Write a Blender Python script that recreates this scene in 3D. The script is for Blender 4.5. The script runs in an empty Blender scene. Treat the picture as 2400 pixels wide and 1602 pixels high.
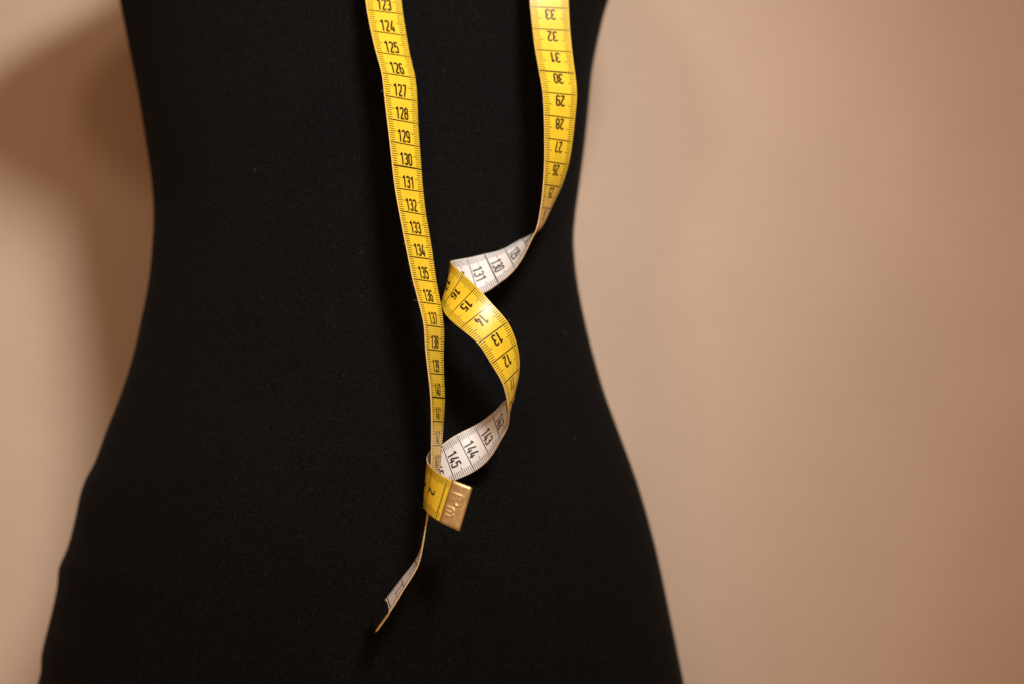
import bpy, math, random
import numpy as np
from mathutils import Vector

# ------------------------------------------------------------------ camera, light, exposure
sc = bpy.context.scene
CM = 0.01
cam_d = bpy.data.cameras.new('camera'); cam = bpy.data.objects.new('camera', cam_d)
sc.collection.objects.link(cam); sc.camera = cam
cam.location = (0, -0.936, 0); cam.rotation_euler = (math.radians(90), 0, 0)
cam_d.sensor_width = 36; cam_d.lens = 80.03; cam_d.clip_start = 0.02; cam_d.clip_end = 20
cam_d.dof.use_dof = True; cam_d.dof.focus_distance = 0.936 + 0.012; cam_d.dof.aperture_fstop = 3.4

world = bpy.data.worlds.new('World'); sc.world = world; world.use_nodes = True
bg = world.node_tree.nodes['Background']
bg.inputs[0].default_value = (1.0, 0.51, 0.26, 1); bg.inputs[1].default_value = 0.38

def aim(o, target):
    o.rotation_euler = (Vector(target) - o.location).to_track_quat('-Z', 'Y').to_euler()
key_d = bpy.data.lights.new('key_lamp', 'SPOT'); key = bpy.data.objects.new('key_lamp', key_d)
sc.collection.objects.link(key)
key.location = (0.37, -1.25, 1.06); aim(key, (-0.085, 0.25, 0.015))
key_d.energy = 145; key_d.color = (1.0, 0.96, 0.91); key_d.shadow_soft_size = 0.19
key_d.spot_size = math.radians(26.5); key_d.spot_blend = 1.0

fill_d = bpy.data.lights.new('fill_lamp', 'SPOT'); fill = bpy.data.objects.new('fill_lamp', fill_d)
sc.collection.objects.link(fill)
fill.location = (-0.36, -1.28, 1.10); aim(fill, (-0.08, 0.25, 0.0))
fill_d.energy = 16; fill_d.color = (1.0, 0.76, 0.55); fill_d.shadow_soft_size = 0.11
fill_d.spot_size = math.radians(60); fill_d.spot_blend = 1.0

sc.view_settings.view_transform = 'Standard'; sc.view_settings.look = 'None'
sc.view_settings.exposure = 0.0; sc.view_settings.gamma = 1.0
sc.view_settings.use_curve_mapping = False

# ------------------------------------------------------------------ helpers
def mat(name):
    m = bpy.data.materials.new(name); m.use_nodes = True
    nt = m.node_tree; return m, nt, nt.nodes['Principled BSDF']
def node(nt, kind, **kw):
    n = nt.nodes.new(kind)
    for k, v in kw.items():
        if k in n.inputs.keys(): n.inputs[k].default_value = v
        else: setattr(n, k, v)
    return n
def ramp(nt, stops):
    r = nt.nodes.new('ShaderNodeValToRGB'); e = r.color_ramp.elements
    while len(e) < len(stops): e.new(0.5)
    for el, (p, c) in zip(e, stops): el.position = p; el.color = (*c, 1)
    return r
def obj(name, verts, faces, mats, parent=None, smooth=False, idx=None):
    me = bpy.data.meshes.new(name); me.from_pydata(verts, [], faces)
    for m in (mats if isinstance(mats, (list, tuple)) else [mats]): me.materials.append(m)
    if idx is not None: me.polygons.foreach_set('material_index', idx)
    if smooth: me.polygons.foreach_set('use_smooth', [True] * len(me.polygons))
    me.update(); o = bpy.data.objects.new(name, me); sc.collection.objects.link(o)
    if parent: o.parent = parent
    return o

# ------------------------------------------------------------------ materials
def wall_material():
    m, nt, b = mat('wall_paint')
    tc = node(nt, 'ShaderNodeTexCoord')
    n1 = node(nt, 'ShaderNodeTexNoise', Scale=6.0, Detail=3.0, Roughness=0.55)
    n2 = node(nt, 'ShaderNodeTexNoise', Scale=160.0, Detail=4.0, Roughness=0.6)
    r = ramp(nt, [(0.28, (0.535, 0.411, 0.314)), (0.72, (0.607, 0.467, 0.359))])
    nt.links.new(tc.outputs['Object'], n1.inputs['Vector']); nt.links.new(tc.outputs['Object'], n2.inputs['Vector'])
    nt.links.new(n1.outputs['Fac'], r.inputs[0]); nt.links.new(r.outputs[0], b.inputs['Base Color'])
    bp = node(nt, 'ShaderNodeBump', Strength=0.25, Distance=0.002)
    nt.links.new(n2.outputs['Fac'], bp.inputs['Height']); nt.links.new(bp.outputs[0], b.inputs['Normal'])
    b.inputs['Roughness'].default_value = 0.85; b.inputs['Specular IOR Level'].default_value = 0.2
    return m

def jersey_material():
    m, nt, b = mat('black_jersey')
    tc = node(nt, 'ShaderNodeTexCoord')
    mp = node(nt, 'ShaderNodeMapping'); mp.inputs['Scale'].default_value = (1.0, 1.0, 0.45)
    nt.links.new(tc.outputs['Object'], mp.inputs['Vector'])
    # knit grain: short vertical stitches
    st = node(nt, 'ShaderNodeTexVoronoi', Scale=1150.0); nt.links.new(mp.outputs[0], st.inputs['Vector'])
    wv = node(nt, 'ShaderNodeTexWave', Scale=430.0, Distortion=1.2, Detail=2.0)
    wv.bands_direction = 'X'; wv.inputs['Detail Scale'].default_value = 3.0
    nt.links.new(tc.outputs['Object'], wv.inputs['Vector'])
    n2 = node(nt, 'ShaderNodeTexNoise', Scale=2300.0, Detail=2.0, Roughness=0.7)
    nt.links.new(mp.outputs[0], n2.inputs['Vector'])
    n3 = node(nt, 'ShaderNodeTexNoise', Scale=22.0, Detail=4.0, Roughness=0.6)
    nt.links.new(tc.outputs['Object'], n3.inputs['Vector'])
    r2 = ramp(nt, [(0.34, (0.0015, 0.0015, 0.0015)), (0.56, (0.0038, 0.0041, 0.0043)), (0.74, (0.0145, 0.0150, 0.0152))])
    nt.links.new(n2.outputs['Fac'], r2.inputs[0])
    r3 = ramp(nt, [(0.3, (0.88, 0.88, 0.9)), (0.7, (1.12, 1.08, 1.05))])
    nt.links.new(n3.outputs['Fac'], r3.inputs[0])
    mx = node(nt, 'ShaderNodeMix'); mx.data_type = 'RGBA'; mx.blend_type = 'MULTIPLY'; mx.inputs[0].default_value = 1
    nt.links.new(r2.outputs[0], mx.inputs[6]); nt.links.new(r3.outputs[0], mx.inputs[7])
    nt.links.new(mx.outputs[2], b.inputs['Base Color'])
    ad = node(nt, 'ShaderNodeMath'); ad.operation = 'ADD'
    nt.links.new(st.outputs['Distance'], ad.inputs[0]); nt.links.new(wv.outputs['Fac'], ad.inputs[1])
    bp = node(nt, 'ShaderNodeBump', Strength=0.55, Distance=0.0003)
    nt.links.new(ad.outputs[0], bp.inputs['Height']); nt.links.new(bp.outputs[0], b.inputs['Normal'])
    b.inputs['Roughness'].default_value = 0.9; b.inputs['Specular IOR Level'].default_value = 0.08
    b.inputs['Sheen Weight'].default_value = 0.006; b.inputs['Sheen Roughness'].default_value = 0.45
    b.inputs['Sheen Tint'].default_value = (1, 0.9, 0.85, 1)
    return m

def plastic(name, col, var, rough=0.30, spec=0.5, weave=True):
    m, nt, b = mat(name)
    tc = node(nt, 'ShaderNodeTexCoord')
    n1 = node(nt, 'ShaderNodeTexNoise', Scale=260.0, Detail=4.0, Roughness=0.6)
    nt.links.new(tc.outputs['Object'], n1.inputs['Vector'])
    r = ramp(nt, [(0.3, tuple(c * (1 - var) for c in col)), (0.7, tuple(min(1, c * (1 + var)) for c in col))])
    nt.links.new(n1.outputs['Fac'], r.inputs[0]); nt.links.new(r.outputs[0], b.inputs['Base Color'])
    n2 = node(nt, 'ShaderNodeTexNoise', Scale=900.0, Detail=2.0)
    nt.links.new(tc.outputs['Object'], n2.inputs['Vector'])
    bp = node(nt, 'ShaderNodeBump', Strength=0.25, Distance=0.0001)
    nt.links.new(n2.outputs['Fac'], bp.inputs['Height']); nt.links.new(bp.outputs[0], b.inputs['Normal'])
    b.inputs['Roughness'].default_value = rough; b.inputs['Specular IOR Level'].default_value = spec
    return m

M_WALL = wall_material(); M_FORM = jersey_material()
M_YEL = plastic('yellow_vinyl', (0.84, 0.59, 0.032), 0.06, 0.33, 0.6)
M_WHT = plastic('white_vinyl', (0.775, 0.75, 0.74), 0.03, 0.5)
M_EDGE = plastic('cream_tape_edge', (0.80, 0.56, 0.27), 0.12, 0.5)
M_INK = plastic('dark_brown_ink', (0.012, 0.005, 0.0025), 0.3, 0.33, 0.6)
M_INKW = plastic('black_ink', (0.008, 0.008, 0.008), 0.3, 0.5, 0.5)

def brass_material():
    m, nt, b = mat('stamped_brass')
    tc = node(nt, 'ShaderNodeTexCoord')
    n1 = node(nt, 'ShaderNodeTexNoise', Scale=350.0, Detail=5.0, Roughness=0.65)
    nt.links.new(tc.outputs['Object'], n1.inputs['Vector'])
    r = ramp(nt, [(0.3, (0.70, 0.52, 0.24)), (0.7, (0.86, 0.68, 0.36))])
    nt.links.new(n1.outputs['Fac'], r.inputs[0]); nt.links.new(r.outputs[0], b.inputs['Base Color'])
    mr = node(nt, 'ShaderNodeMapRange'); mr.inputs[3].default_value = 0.38; mr.inputs[4].default_value = 0.56
    nt.links.new(n1.outputs['Fac'], mr.inputs[0]); nt.links.new(mr.outputs[0], b.inputs['Roughness'])
    bp = node(nt, 'ShaderNodeBump', Strength=0.2, Distance=0.0002)
    nt.links.new(n1.outputs['Fac'], bp.inputs['Height']); nt.links.new(bp.outputs[0], b.inputs['Normal'])
    b.inputs['Metallic'].default_value = 1.0
    return m
M_BRASS = brass_material()
def cap_back_material():  # near-black finish for the back side of both caps
    m, nt, b = mat('dark_cap_back')
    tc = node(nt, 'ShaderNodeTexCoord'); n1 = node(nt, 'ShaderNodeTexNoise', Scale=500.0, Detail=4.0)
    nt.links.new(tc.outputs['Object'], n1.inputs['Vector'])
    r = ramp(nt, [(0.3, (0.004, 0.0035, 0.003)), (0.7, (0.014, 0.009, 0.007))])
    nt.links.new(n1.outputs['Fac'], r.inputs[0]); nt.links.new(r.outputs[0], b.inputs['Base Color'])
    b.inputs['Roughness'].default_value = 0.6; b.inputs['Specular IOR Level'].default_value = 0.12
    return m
M_CAPBACK = cap_back_material()

# ------------------------------------------------------------------ wall
WY = 0.26
wall = obj('wall', [(-2.5, WY, -1.6), (2.5, WY, -1.6), (2.5, WY, 1.8), (-2.5, WY, 1.8),
                    (-2.5, WY + .1, -1.6), (2.5, WY + .1, -1.6), (2.5, WY + .1, 1.8), (-2.5, WY + .1, 1.8)],
           [(0, 1, 2, 3), (5, 4, 7, 6), (4, 5, 1, 0), (3, 2, 6, 7), (4, 0, 3, 7), (1, 5, 6, 2)], M_WALL)
wall['kind'] = 'structure'

# ------------------------------------------------------------------ dress form
K, D = 57.0, 93.6
LEFT = [(0, 283), (117, 306), (219, 326.5), (347, 347), (434, 359.7), (500, 363.8), (576, 361), (663, 352), (755, 334), (800, 324.5),
        (928, 286), (1004, 256), (1086, 225), (1119, 207), (1148, 197), (1209, 184), (1283, 163.6), (1321, 147), (1362, 143),
        (1434, 128), (1490, 113.5), (1526, 106), (1562, 104.5), (1598, 94.6)]
RIGHT = [(0, 1427), (95, 1402), (172, 1387.6), (239, 1381), (300, 1375), (337, 1371), (423, 1360), (509, 1348.5), (560, 1344.5),
         (602, 1346.5), (672, 1355), (751, 1370.7), (840, 1393), (925, 1418.5), (1000, 1446), (1124, 1491.5), (1277, 1535), (1430, 1568), (1602, 1603)]
XC = -6.95
def yfront(z): return float(np.interp(z, ZF, YF))
ZF = [-40, -25, -18, -14, -10, -6, -2, 2, 6, 10, 14, 18, 22, 25, 27.5, 29, 31, 34]
YF = [3.5, 2.8, 2.6, 2.5, 2.5, 2.9, 3.9, 4.6, 5.0, 5.2, 5.5, 5.8, 6.3, 8.0, 9.6, 9.7, 9.3, 9.3]
YB = [21, 21.5, 22, 22, 21.5, 20.5, 19.5, 19.0, 19.0, 19.5, 20.0, 20.5, 20.8, 20, 18.6, 18.6, 19.2, 19.3]
def smooth_interp(zs, xs, ys):
    # Catmull-Rom style monotone-ish cubic through the table
    xs = np.array(xs, float); ys = np.array(ys, float); zs = np.atleast_1d(zs)
    m = np.gradient(ys, xs); i = np.clip(np.searchsorted(xs, zs) - 1, 0, len(xs) - 2)
    h = xs[i + 1] - xs[i]; t = np.clip((zs - xs[i]) / h, 0, 1)
    return ((2*t**3 - 3*t**2 + 1) * ys[i] + (t**3 - 2*t**2 + t) * h * m[i] + (-2*t**3 + 3*t**2) * ys[i+1] + (t**3 - t**2) * h * m[i+1])
def to_half(tab, sign):
    out = []
    for py, px in tab:
        z = (801 - py) / 50.0
        for _ in range(6):
            yw = 0.5 * (np.interp(z, ZF, YF) + np.interp(z, ZF, YB)) - 1.0
            k = K * D / (D + yw); z = (801 - py) / k
        out.append((z, sign * ((px - 1200) / k - XC)))
    return sorted(out)
HL = to_half(LEFT, -1); HR = to_half(RIGHT, 1)
UPL = [(18.3, 13.9), (19.3, 16.0), (20.2, 17.1), (21.3, 16.2), (23.3, 12.5), (26.2, 8.8), (29, 6.4), (31, 5.6), (34, 5.4)]  # unseen upper outline, left and right: invented shape, set for its wall shadow
UPR = [(18.5, 12.8), (21, 13.5), (23, 12.8), (25, 10.6), (27.5, 7.8), (29, 6.4), (31, 5.6), (34, 5.4)]
LOW = [(-40, 16.0), (-30, 16.6), (-22, 16.2)]
HL += [(HL[-1][0] + .6, HL[-1][1] + .13), (HL[-1][0] + 1.1, HL[-1][1] + .28)]
HL = LOW + HL + UPL; HR = LOW + HR + UPR
NA, ZS = 144, np.concatenate([np.linspace(-38, -17, 22), np.linspace(-16.8, 17, 130), np.linspace(17.4, 34, 50)])
aL = smooth_interp(ZS, [p[0] for p in HL], [p[1] for p in HL]); aR = smooth_interp(ZS, [p[0] for p in HR], [p[1] for p in HR])
yf = smooth_interp(ZS, ZF, YF); yb = smooth_interp(ZS, ZF, YB)
fv, ff = [], []
for i, z in enumerate(ZS):
    yw = 0.5 * (yf[i] + yb[i]) - 1.0 * (z < 28)
    for j in range(NA):
        t = 2 * math.pi * j / NA; c, s = math.cos(t), math.sin(t)
        e = 2.0 / 2.25
        ux = math.copysign(abs(c) ** e, c); uy = math.copysign(abs(s) ** e, s)
        a = aR[i] if c > 0 else aL[i]
        d = (yw - yf[i]) if s < 0 else (yb[i] - yw)
        fv.append(((XC + a * ux) * CM, (yw + d * uy) * CM, z * CM))
for i in range(len(ZS) - 1):
    for j in range(NA):
        k = (j + 1) % NA
        ff.append((i * NA + j, i * NA + k, (i + 1) * NA + k, (i + 1) * NA + j))
ff.append(tuple(range(NA - 1, -1, -1))); ff.append(tuple((len(ZS) - 1) * NA + j for j in range(NA)))
form = obj('dress_form', fv, ff, M_FORM, smooth=True)
form['label'] = 'black jersey-covered dress form torso with narrow waist and wide hips'
form['category'] = 'dress form'
def form_surface(x, z):
    """front surface depth (cm) of the form at x, z (cm)"""
    i = int(np.clip(np.searchsorted(ZS, z), 0, len(ZS) - 1))
    yw = 0.5 * (yf[i] + yb[i]) - 1.0; a = aR[i] if x > XC else aL[i]
    q = min(0.999, abs((x - XC) / a)); return yw - (yw - yf[i]) * (1 - q ** 2.25) ** (1 / 2.25)

# ------------------------------------------------------------------ measuring tape
# stations: (reading in cm, point on one edge, point on the other edge), centimetres
SA = [(0,(-1.705,-1.631,-5.866),(-2.211,-1.625,-7.556)),(0.5,(-2.166,-1.575,-5.698),(-2.676,-1.475,-7.357)),
(1,(-2.592,-1.399,-5.514),(-3.094,-1.239,-7.169)),(1.5,(-2.955,-1.107,-5.322),(-3.375,-0.866,-6.984)),
(2,(-3.238,-0.73,-5.131),(-3.545,-0.421,-6.838)),(2.5,(-3.422,-0.293,-4.968),(-3.634,0.059,-6.722)),
(3,(-3.497,0.164,-4.806),(-3.621,0.549,-6.561)),(3.5,(-3.496,0.63,-4.678),(-3.402,1.004,-6.376)),
(4,(-3.441,1.092,-4.558),(-3.092,1.42,-6.223)),(4.5,(-3.259,1.512,-4.422),(-2.762,1.811,-6.052)),
(5,(-2.959,1.871,-4.306),(-2.421,2.161,-5.822)),(5.5,(-2.679,2.232,-4.103),(-1.999,2.401,-5.653)),
(6,(-2.359,2.577,-3.913),(-1.567,2.446,-5.432)),(6.5,(-1.997,2.871,-3.736),(-1.193,2.284,-5.152)),
(7,(-1.584,3.02,-3.541),(-0.897,2.049,-4.822)),(7.5,(-1.18,2.981,-3.297),(-0.666,1.789,-4.459)),
(8,(-0.819,2.838,-3.016),(-0.464,1.52,-4.084)),(8.5,(-0.516,2.644,-2.715),(-0.262,1.242,-3.717)),
(9,(-0.246,2.429,-2.447),(-0.147,0.917,-3.352)),(9.5,(0.057,2.191,-2.353),(-0.124,0.567,-2.987)),
(10,(0.107,1.842,-2.192),(-0.15,0.259,-2.617)),(10.5,(0.229,1.688,-1.64),(-0.239,0.11,-2.179)),
(11,(0.302,1.52,-1.064),(-0.369,0.054,-1.739)),(11.5,(0.282,1.327,-0.548),(-0.591,0.032,-1.314)),
(12,(0.188,1.135,-0.063),(-0.854,0.018,-0.903)),(12.5,(0.036,0.965,0.39),(-1.11,-0.009,-0.474)),
(13,(-0.191,0.867,0.825),(-1.401,0.019,-0.07)),(13.5,(-0.507,0.855,1.222),(-1.764,0.157,0.262)),
(14,(-0.848,0.87,1.593),(-2.124,0.391,0.548)),(14.5,(-1.162,0.926,1.954),(-2.426,0.726,0.793)),
(15,(-1.462,1.121,2.275),(-2.661,1.121,1.017)),(15.5,(-1.738,1.42,2.553),(-2.828,1.549,1.238)),
(16,(-2.014,1.757,2.802),(-2.929,2.005,1.433)),(16.5,(-2.3,2.092,3.078),(-3.023,2.476,1.553)),
(17,(-2.528,2.498,3.298),(-2.959,2.951,1.656)),(17.5,(-2.601,2.986,3.402),(-2.715,3.374,1.711)),
(18,(-2.517,3.478,3.459),(-2.343,3.699,1.752)),(18.5,(-2.272,3.915,3.523),(-1.894,3.899,1.837)),
(19,(-1.949,4.297,3.587),(-1.424,3.973,1.992)),(19.5,(-1.603,4.634,3.672),(-0.973,3.961,2.205)),
(20,(-1.204,4.882,3.772),(-0.575,3.892,2.49)),(20.5,(-0.766,5.039,3.876),(-0.19,3.812,2.779)),
(21,(-0.324,5.114,4.031),(0.145,3.701,3.129)),(21.5,(0.082,5.134,4.256),(0.435,3.581,3.557)),
(22,(0.477,5.135,4.458),(0.675,3.471,4.022)),(22.5,(0.857,5.073,4.641),(0.852,3.34,4.391)),
(23,(1.201,4.961,4.86),(1.031,3.235,4.755)),(23.5,(1.459,4.887,5.281),(1.149,3.186,5.212)),
(24,(1.678,4.821,5.761),(1.226,3.152,5.7)),(24.5,(1.906,4.739,6.222),(1.286,3.123,6.187)),
(25,(2.114,4.645,6.684),(1.327,3.101,6.677)),(25.5,(2.284,4.551,7.15),(1.358,3.087,7.17)),
(26,(2.42,4.467,7.624),(1.377,3.086,7.666)),(26.5,(2.517,4.405,8.109),(1.382,3.099,8.161)),
(27,(2.589,4.36,8.598),(1.378,3.124,8.655)),(27.5,(2.648,4.325,9.086),(1.37,3.158,9.151)),
(28,(2.698,4.293,9.577),(1.356,3.203,9.646)),(28.5,(2.751,4.256,10.078),(1.334,3.265,10.141)),
(29,(2.78,4.245,10.581),(1.296,3.363,10.63)),(29.5,(2.758,4.306,11.066),(1.226,3.507,11.108)),
(30,(2.708,4.422,11.54),(1.145,3.678,11.578)),(30.5,(2.651,4.555,12.012),(1.066,3.858,12.046)),
(31,(2.596,4.689,12.485),(0.99,4.032,12.516)),(31.5,(2.548,4.812,12.964),(0.931,4.195,12.988)),
(32,(2.509,4.916,13.449),(0.879,4.342,13.466)),(32.5,(2.48,4.992,13.94),(0.828,4.474,13.951)),
(33,(2.458,5.049,14.433),(0.78,4.595,14.44)),(33.5,(2.44,5.098,14.93),(0.754,4.709,14.926)),
(34,(2.428,5.145,15.428),(0.73,4.812,15.415)),(34.5,(2.415,5.193,15.925),(0.708,4.908,15.905)),
(35,(2.4,5.241,16.423),(0.688,4.998,16.396))]
SB = [(121,(-6.456,4.01,16.028),(-4.915,4.796,15.999)),(121.5,(-6.394,3.872,15.552),(-4.863,4.675,15.516)),
(122,(-6.33,3.728,15.077),(-4.808,4.55,15.035)),(122.5,(-6.262,3.578,14.605),(-4.752,4.42,14.556)),
(123,(-6.189,3.421,14.136),(-4.689,4.288,14.078)),(123.5,(-6.096,3.265,13.664),(-4.613,4.159,13.599)),
(124,(-5.997,3.106,13.193),(-4.531,4.035,13.119)),(124.5,(-5.884,2.949,12.718),(-4.448,3.912,12.642)),
(125,(-5.763,2.781,12.249),(-4.353,3.778,12.168)),(125.5,(-5.628,2.598,11.797),(-4.237,3.622,11.703)),
(126,(-5.508,2.43,11.339),(-4.132,3.475,11.231)),(126.5,(-5.434,2.309,10.854),(-4.072,3.372,10.736)),
(127,(-5.38,2.21,10.359),(-4.038,3.303,10.235)),(127.5,(-5.32,2.11,9.861),(-4.02,3.246,9.744)),
(128,(-5.257,2.008,9.364),(-4.003,3.189,9.254)),(128.5,(-5.193,1.904,8.877),(-3.969,3.12,8.759)),
(129,(-5.131,1.802,8.391),(-3.928,3.042,8.264)),(129.5,(-5.073,1.708,7.895),(-3.889,2.965,7.776)),
(130,(-5.015,1.617,7.398),(-3.849,2.892,7.291)),(130.5,(-4.956,1.527,6.903),(-3.811,2.82,6.811)),
(131,(-4.888,1.435,6.411),(-3.767,2.746,6.33)),(131.5,(-4.803,1.334,5.931),(-3.709,2.671,5.834)),
(132,(-4.709,1.225,5.455),(-3.64,2.585,5.342)),(132.5,(-4.613,1.111,4.975),(-3.556,2.479,4.872)),
(133,(-4.515,0.998,4.494),(-3.47,2.374,4.406)),(133.5,(-4.415,0.891,4.013),(-3.393,2.284,3.93)),
(134,(-4.314,0.787,3.533),(-3.322,2.201,3.451)),(134.5,(-4.216,0.683,3.06),(-3.253,2.118,2.97)),
(135,(-4.11,0.575,2.588),(-3.178,2.033,2.49)),(135.5,(-3.984,0.467,2.112),(-3.086,1.944,2.017)),
(136,(-3.854,0.36,1.635),(-2.993,1.857,1.545)),(136.5,(-3.728,0.255,1.166),(-2.911,1.778,1.071)),
(137,(-3.628,0.168,0.69),(-2.859,1.716,0.593)),(137.5,(-3.585,0.113,0.198),(-2.858,1.681,0.108)),
(138,(-3.556,0.071,-0.298),(-2.874,1.66,-0.378)),(138.5,(-3.502,0.025,-0.791),(-2.873,1.637,-0.862)),
(139,(-3.44,-0.02,-1.282),(-2.862,1.61,-1.348)),(139.5,(-3.384,-0.063,-1.765),(-2.839,1.578,-1.845)),
(140,(-3.338,-0.104,-2.251),(-2.823,1.546,-2.344)),(140.5,(-3.312,-0.14,-2.746),(-2.839,1.522,-2.836)),
(141,(-3.299,-0.168,-3.246),(-2.87,1.506,-3.322)),(141.5,(-3.297,-0.188,-3.748),(-2.903,1.496,-3.803)),
(142,(-3.3,-0.202,-4.248),(-2.937,1.491,-4.287)),(142.5,(-3.301,-0.213,-4.742),(-2.965,1.483,-4.787)),
(143,(-3.312,-0.226,-5.237),(-3.013,1.476,-5.294)),(143.5,(-3.342,-0.24,-5.745),(-3.106,1.472,-5.797)),
(144,(-3.385,-0.252,-6.252),(-3.225,1.469,-6.295)),(144.5,(-3.437,-0.262,-6.756),(-3.351,1.465,-6.789)),
(145,(-3.498,-0.27,-7.257),(-3.479,1.459,-7.28)),(145.5,(-3.567,-0.273,-7.756),(-3.602,1.457,-7.756)),
(146,(-3.645,-0.268,-8.251),(-3.715,1.461,-8.228)),(146.5,(-3.736,-0.253,-8.738),(-3.828,1.476,-8.683)),
(147,(-3.884,-0.231,-9.208),(-4.029,1.492,-9.103)),(147.5,(-4.126,-0.216,-9.648),(-4.307,1.498,-9.496)),
(148,(-4.403,-0.203,-10.075),(-4.616,1.501,-9.875)),(148.5,(-4.669,-0.183,-10.517),(-4.911,1.511,-10.261)),
(149,(-4.944,-0.157,-10.957),(-5.21,1.525,-10.65)),(149.5,(-5.242,-0.134,-11.387),(-5.525,1.536,-11.048)),
(150,(-5.548,-0.113,-11.809),(-5.844,1.553,-11.443))]
def mid(s, c, w):
    c, w = np.array(c, float), np.array(w, float); w = w / np.linalg.norm(w) * 1.73 / 2
    return (s, tuple(c + w), tuple(c - w))
SM = [mid(41, (1.6, 5.4, 21.6), (1, .2, 0)), mid(46, (0.9, 8.0, 26.0), (1, .1, -.2)), mid(53, (0.2, 14.0, 29.2), (1, .1, -.6)),
      mid(59, (-0.4, 19.6, 26.5), (1, 0, -.3)), mid(70, (-2.0, 21.6, 16), (1, 0, .2)), mid(78, (-7.0, 20.6, 9), (0, .2, -1)),
      mid(86, (-12.0, 21.6, 16), (-1, 0, .2)), mid(97, (-13.5, 19.6, 26.5), (-1, 0, -.3)), mid(103, (-13.8, 14.0, 29.2), (-1, .1, -.6)),
      mid(110, (-10.0, 8.0, 26.0), (-1, -.1, -.2)), mid(115.5, (-6.9, 5.2, 21.5), (-1, -.3, 0))]
ST = SA + SM + SB
S_ = np.array([p[0] for p in ST], float)
P0 = np.array([p[1] for p in ST]); P1 = np.array([p[2] for p in ST])
def cubic_d2(x, y):
    n = len(x); A = np.zeros((n, n)); r = np.zeros((n, y.shape[1])); A[0, 0] = A[-1, -1] = 1
    for i in range(1, n - 1):
        h0, h1 = x[i] - x[i-1], x[i+1] - x[i]
        A[i, i-1], A[i, i], A[i, i+1] = h0, 2 * (h0 + h1), h1
        r[i] = 6 * ((y[i+1] - y[i]) / h1 - (y[i] - y[i-1]) / h0)
    return np.linalg.solve(A, r)
D0, D1 = cubic_d2(S_, P0), cubic_d2(S_, P1)
def ev(s, y, d2):
    s = np.asarray(s, float); i = np.clip(np.searchsorted(S_, s) - 1, 0, len(S_) - 2)
    h = (S_[i+1] - S_[i])[:, None]; a = (S_[i+1] - s)[:, None] / h; b = 1 - a
    p = a * y[i] + b * y[i+1] + ((a**3 - a) * d2[i] + (b**3 - b) * d2[i+1]) * h * h / 6
    t = (y[i+1] - y[i]) / h + (-(3*a*a - 1) * d2[i] + (3*b*b - 1) * d2[i+1]) * h / 6
    return p, t
WID = 1.73
TH = 0.021          # half thickness, cm
def tape(s, v, off):
    """point on the tape: s reading in cm, v across in cm (0..WID), off along the yellow side's normal in cm; all arrays; result in metres"""
    s, v, off = (np.atleast_1d(np.asarray(q, float)) for q in (s, v, off))
    n = max(len(s), len(v), len(off)); s, v, off = (np.resize(q, n) if len(q) == 1 else q for q in (s, v, off))
    sc_ = np.clip(s, 0.0, 150.0); over = (s - sc_)[:, None]
    a, ta = ev(sc_, P0, D0); b, tb = ev(sc_, P1, D1)
    u = (v / WID)[:, None]; p = a + (b - a) * u; t = ta + (tb - ta) * u
    nn = np.cross(t, b - a); nn /= np.linalg.norm(nn, axis=1)[:, None]
    return (p + t * over + nn * off[:, None]) * CM

root = bpy.data.objects.new('measuring_tape', None); sc.collection.objects.link(root)
root.location = (0, 0, 0); root.empty_display_size = 0.05
root['label'] = 'yellow and white printed measuring tape hanging twisted in front of the black form'
root['category'] = 'measuring tape'

# band: two faces and two edges
SS = np.concatenate([np.arange(0, 36, 1 / 12), np.arange(36, 121, 0.25), np.arange(121, 150.001, 1 / 12)])
NV = 8; bv, bf, bi = [], [], []
def strip(vals, mi):
    """vals: list of (v, off) columns"""
    base = sum(len(x) for x in bv)
    for v, o in vals: bv.append(tape(SS, [v], [o]))
    n = len(SS)
    for c in range(len(vals) - 1):
        for r in range(n - 1):
            q = base + c * n + r
            bf.append((q, q + n, q + n + 1, q + 1)); bi.append(mi)
R_ = 0.010
cols = [(WID * k / NV, TH) for k in range(NV + 1)]; cols[0] = (R_, TH); cols[-1] = (WID - R_, TH)
strip(cols[::-1], 0)
colb = [(v, -TH) for v, o in cols]; strip(colb, 1)
strip([(R_, TH), (0, TH - R_), (0, -TH + R_), (R_, -TH)], 2)
strip([(WID - R_, -TH), (WID, -TH + R_), (WID, TH - R_), (WID - R_, TH)], 2)
band = obj('tape_band', np.concatenate(bv).tolist(), bf, [M_YEL, M_WHT, M_EDGE], root, True, bi)
band['label'] = 'vinyl band, yellow on one face and white on the other'

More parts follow.
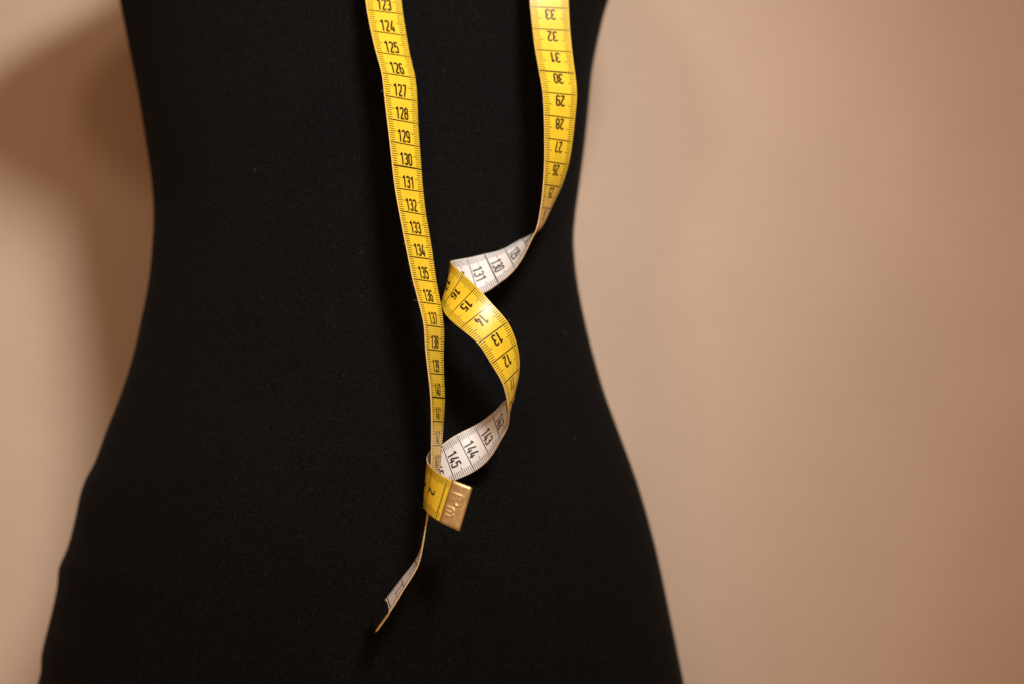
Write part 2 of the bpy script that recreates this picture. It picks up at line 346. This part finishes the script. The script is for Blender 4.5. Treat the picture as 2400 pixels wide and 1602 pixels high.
# ---- printed scale: strokes laid flat on the band
def arc(cx, cy, rx, ry, a0, a1, n=12):
    return [(cx + rx * math.cos(math.radians(a0 + (a1 - a0) * i / n)), cy + ry * math.sin(math.radians(a0 + (a1 - a0) * i / n))) for i in range(n + 1)]
xl, xr, xm, yb_, yt, R = 0.065, 0.345, 0.205, 0.065, 0.935, 0.14
GLYPH = {
 '0': [(arc(xm, yt - R, R, R, 0, 180) + arc(xm, yb_ + R, R, R, 180, 360), True)],
 '1': [([(0.255, 0.0), (0.255, 1.0)], False), ([(0.225, 0.925), (0.06, 0.77)], False)],
 '2': [(arc(xm, yt - R, R, R, 180, -15) + [(0.30, 0.52), (0.16, 0.28), (0.085, 0.07)], False), ([(0.03, 0.06), (0.395, 0.06)], False)],
 '3': [(arc(xm, yt - R, R, R, 180, 0) + arc(xm - .01, 0.655, R + .01, 0.12, 0, -90, 6) + [(0.15, 0.535)], False),
       ([(0.15, 0.53)] + arc(xm - .01, 0.40, R + .01, 0.13, 90, 0, 6) + arc(xm, yb_ + R, R, R, 0, -180), False)],
 '4': [([(0.265, 1.0), (0.06, 0.25)], False), ([(0.02, 0.235), (0.42, 0.235)], False), ([(0.30, 0.50), (0.30, 0.0)], False)],
 '5': [([(0.37, 0.935), (0.075, 0.935)], False), ([(0.085, 0.98), (0.085, 0.50)] , False),
       ([(0.085, 0.53)] + arc(xm, 0.50, R, 0.13, 130, 0, 8) + arc(xm, yb_ + R, R, R, 0, -180), False)],
 '6': [(arc(xm, yt - R, R, R, 10, 180) + [(xl, 0.3)] , False), (arc(xm, 0.43, R, R, 0, 180) + arc(xm, yb_ + R, R, R, 180, 360), True)],
 '7': [([(0.03, 0.935), (0.385, 0.935)], False), ([(0.335, 0.93), (0.27, 0.60), (0.19, 0.30), (0.15, 0.0)], False)],
 '8': [(arc(xm, yt - .13, .125, .13, 0, 180) + arc(xm, 0.66, .125, .125, 180, 360), True),
       (arc(xm, 0.40, R, R, 0, 180) + arc(xm, yb_ + R, R, R, 180, 360), True)],
 '9': [(arc(xm, yt - R, R, R, 0, 180) + arc(xm, 0.57, R, R, 180, 360), True), ([(xr, 0.70)] + arc(xm, yb_ + R, R, R, 0, -170), False)],
}
def stroke_mesh(pts, closed, half):
    p = [np.array(q) for q in pts]
    q = [p[0]]
    for a in p[1:]:
        if np.linalg.norm(a - q[-1]) > 1e-4: q.append(a)
    if closed and np.linalg.norm(q[0] - q[-1]) < 1e-4: q.pop()
    # refine long segments so the stroke follows the bent band
    r = []
    n = len(q)
    for i in range(n if closed else n - 1):
        a, b = q[i], q[(i + 1) % n]; m = max(1, int(np.linalg.norm(b - a) / 0.15))
        r += [a + (b - a) * k / m for k in range(m)]
    if not closed: r.append(q[-1])
    q = r; n = len(q); vs, fs = [], []
    for i in range(n):
        if closed: d0, d1 = q[i] - q[i - 1], q[(i + 1) % n] - q[i]
        else:
            d0 = q[i] - q[i - 1] if i > 0 else q[1] - q[0]
            d1 = q[i + 1] - q[i] if i < n - 1 else q[-1] - q[-2]
        d0 = d0 / np.linalg.norm(d0); d1 = d1 / np.linalg.norm(d1)
        m = d0 + d1; m = m / max(1e-6, np.linalg.norm(m)); nrm = np.array([-m[1], m[0]])
        k = half / max(0.5, float(nrm @ np.array([-d0[1], d0[0]])))
        vs += [q[i] + nrm * k, q[i] - nrm * k]
    for i in range(n if closed else n - 1):
        j = (i + 1) % n; fs.append((2 * i, 2 * i + 1, 2 * j + 1, 2 * j))
    return vs, fs
GM = {}
def glyphs(weight):
    out = {}
    for ch, strokes in GLYPH.items():
        out[ch] = [stroke_mesh(p, c, weight) for p, c in strokes]
    return out

rng = random.Random(4)
def print_scale(front):
    V, F = [], []; cnt = 0
    sgn = 1 if front else -1; base_off = TH + 0.0035
    def add(s, v, faces, layer=0):
        nonlocal cnt
        V.append(tape(s, v, [sgn * (base_off + 0.0006 * layer)]))
        for f in faces: F.append(tuple(cnt + i for i in (f if front else f[::-1])))
        cnt += len(s)
    def line(s, v0, v1, w):
        m = 6 if v1 - v0 > 1 else 2
        vs = np.linspace(v0, v1, m + 1)
        add(np.concatenate([np.full(m + 1, s - w / 2), np.full(m + 1, s + w / 2)]), np.concatenate([vs, vs]),
            [(i, m + 1 + i, m + 2 + i, i + 1) for i in range(m)])
    g = glyphs(0.078 if front else 0.070)
    for n in range(1, 150):
        s = n if front else 150 - n
        if s < 0.9 or s > 149.1: pass
        line(s, 0.045, WID - 0.02, 0.070 if n % 10 == 0 else (0.050 if front else 0.047))
        for k in range(1, 10):
            q = n - k / 10; qs = q if front else 150 - q
            if qs < 0.86 or qs > 149.14: continue
            ln = 0.435 if k == 5 else 0.32
            line(qs, 0.045, ln, 0.030); line(qs, WID - ln, WID - 0.02, 0.030)
        if n == 1: continue
        txt = str(n); H = 0.48 if n < 100 else 0.535; xs = 1.14 if n < 100 else 0.98
        adv = 0.455 * H * xs; tot = adv * len(txt) - 0.045 * H; x0 = WID * 0.49 - tot / 2
        for i, ch in enumerate(txt):
            for ly, (vs, fs) in enumerate(g[ch]):
                a = np.array(vs); ss = a[:, 1] * H + 0.075
                add(n - ss if front else 150 - n + ss, x0 + i * adv + a[:, 0] * H * xs,
                    fs if front else fs, ly + 1)
    nm = 'yellow_face_print' if front else 'white_face_print'
    o = obj(nm, np.concatenate(V).tolist(), F, M_INK if front else M_INKW, band)
    o['label'] = 'dark centimetre scale and numerals printed on the %s face' % ('yellow' if front else 'white')
    return o
print_scale(True); print_scale(False)

# ---- brass end caps, folded over both ends of the band
def end_cap(s_in, s_out, bulge, mark):
    n, m = 8, 16; ht = TH + 0.020; V, F = [], []
    def P(i, j, side):
        v = -0.03 + (WID + 0.06) * j / m
        b = bulge * (1 - (2 * j / m - 1) ** 2) * (side < 0)
        f = i / n; s = (s_in + b * (1 if s_in > s_out else -1)) * (1 - f) + s_out * f
        o = ht
        e = abs(s - s_out)
        if e < 0.06: o = ht * math.sqrt(max(0.05, 1 - ((0.06 - e) / 0.06) ** 2))
        if i == 0: o = ht - 0.012
        vv = v
        return tape([s], [vv], [side * o])[0]
    for side in (1, -1):
        for i in range(n + 1):
            for j in range(m + 1): V.append(P(i, j, side))
    q = (n + 1) * (m + 1); w = m + 1
    flip = s_in > s_out
    for i in range(n):
        for j in range(m):
            a = (i * w + j, i * w + j + 1, (i + 1) * w + j + 1, (i + 1) * w + j)
            F.append(a if flip else a[::-1]); b = tuple(x + q for x in a); F.append(b[::-1] if flip else b)
    rim = [(0 * w + j) for j in range(m + 1)] + [i * w + m for i in range(1, n + 1)] + [n * w + j for j in range(m - 1, -1, -1)] + [i * w for i in range(n - 1, 0, -1)]
    for a, b in zip(rim, rim[1:] + rim[:1]):
        F.append((a, b, b + q, a + q) if not flip else (b, a, a + q, b + q))
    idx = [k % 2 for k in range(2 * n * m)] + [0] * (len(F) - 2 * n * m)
    o = obj('end_cap', [tuple(v) for v in V], F, [M_BRASS, M_CAPBACK], root, idx=idx)
    me = o.data
    for p in me.polygons: p.use_smooth = p.index < 2 * n * m
    return o
capA = end_cap(0.80, -0.10, 0.0, True); capA['label'] = 'brass end cap stamped with a small mark, curling towards the front'
capB = end_cap(149.17, 150.10, 0.10, False); capB['label'] = 'brass end cap lying edge-on and dark at the lower tip'

# stamped mark on the front cap: raised rounded strokes reading R m
def raised(strokes, H, s_base, v0, name, parent):
    V, F = [], []
    for pts, closed in strokes:
        p = [np.array(q) for q in pts]; r = []
        for a, b in zip(p, p[1:]):
            m = max(1, int(np.linalg.norm(b - a) / 0.08)); r += [a + (b - a) * k / m for k in range(m)]
        r.append(p[-1]); base = len(V); n = len(r); prof = [(-1, 0), (-.75, .65), (0, 1), (.75, .65), (1, 0)]
        for i in range(n):
            d = r[min(i + 1, n - 1)] - r[max(i - 1, 0)]; d = d / np.linalg.norm(d); nr = np.array([-d[1], d[0]])
            for (o, hgt) in prof:
                q = r[i] + nr * o * 0.085
                end = 0.35 if i in (0, n - 1) else 1
                V.append(tape([s_base - q[1] * H], [v0 + q[0] * H], [TH + 0.017 + 0.026 * hgt * end])[0])
        for i in range(n - 1):
            for k in range(4): F.append((base + i*5 + k, base + (i+1)*5 + k, base + (i+1)*5 + k + 1, base + i*5 + k + 1))
    return obj(name, [tuple(v) for v in V], F, M_BRASS, parent, True)
MARK = [([(0.08, 1.0), (0.62, 1.0)] + arc(0.62, 0.76, 0.24, 0.24, 90, -90, 8) + [(0.30, 0.52)], False),
        ([(0.12, 0.86), (0.12, 0.05)], False), ([(0.45, 0.48), (0.86, 0.05)], False), ([(0.34, 0.80), (0.58, 0.78)], False),
        ([(1.14, 0.02), (1.14, 0.62)], False), ([(1.18, 0.60)] + arc(1.30, 0.50, 0.13, 0.14, 130, 0, 6) + [(1.43, 0.02)], False),
        ([(1.47, 0.56)] + arc(1.59, 0.50, 0.13, 0.14, 130, 0, 6) + [(1.72, 0.02)], False)]
mk = raised(MARK, 0.58, 0.70, 0.36, 'stamped_mark', capA)
mk['label'] = 'small raised lettering stamped into the brass'

# ------------------------------------------------------------------ lint: loose fibres on the cloth and along the tape edges
def lint_material():
    m, nt, b = mat('pale_lint'); b.inputs['Base Color'].default_value = (0.42, 0.37, 0.32, 1)
    b.inputs['Roughness'].default_value = 0.9; b.inputs['Specular IOR Level'].default_value = 0.1
    return m
M_LINT = lint_material()
LV, LF = [], []
def fibre(p, d, up, length, rad, curl, n=5):
    """a thin bent three-sided thread starting at p (metres)"""
    p = np.array(p); d = np.array(d) / np.linalg.norm(d); up = np.array(up, float); up -= d * (up @ d); up /= np.linalg.norm(up)
    side = np.cross(d, up); base = len(LV)
    for i in range(n + 1):
        t = i / n; q = p + d * length * t + (up * math.sin(curl * t) + side * (1 - math.cos(curl * 1.3 * t))) * length * 0.45
        r = rad * (1 - 0.5 * t)
        for k in range(3):
            a = 2 * math.pi * k / 3; LV.append(tuple(q + (up * math.cos(a) + side * math.sin(a)) * r))
    for i in range(n):
        for k in range(3):
            j = (k + 1) % 3; LF.append((base + 3*i + k, base + 3*i + j, base + 3*i + 3 + j, base + 3*i + 3 + k))
rl = random.Random(11)
for _ in range(900):
    z = rl.uniform(-16, 16); x = XC + rl.uniform(-11, 11) * (1 + max(0, -z) * 0.03)
    y = form_surface(x, z)
    if y > 11: continue
    a = rl.uniform(0, 2 * math.pi); big = rl.random() < 0.015
    fibre((x * CM, (y - 0.015) * CM, z * CM), (math.cos(a), rl.uniform(-.5, 0), math.sin(a)), (0, -1, 0.2),
          (rl.uniform(0.0009, 0.0022) if big else rl.uniform(0.0002, 0.0005)), (0.000035 if big else rl.uniform(0.000014, 0.00003)), rl.uniform(-2.5, 2.5))
for _ in range(70):
    s = rl.choice([rl.uniform(122, 146), rl.uniform(122, 146), rl.uniform(2, 34)]); edge = rl.random() < 0.5
    p = tape([s], [0.0 if edge else WID], [0.0])[0]; q = tape([s], [0.4 if edge else WID - 0.4], [0.0])[0]
    d = (p - q) / np.linalg.norm(p - q) + np.array([rl.uniform(-.7, .7), rl.uniform(-.7, .2), rl.uniform(-.9, .9)])
    fibre(p, d, (rl.uniform(-1, 1), -1, rl.uniform(-1, 1)), rl.uniform(0.0005, 0.0016), 0.000032, rl.uniform(-3, 3))
lint = obj('lint', LV, LF, M_LINT)
lint['kind'] = 'stuff'; lint['label'] = 'pale loose lint fibres clinging to the black cloth and tape edges'; lint['category'] = 'lint'
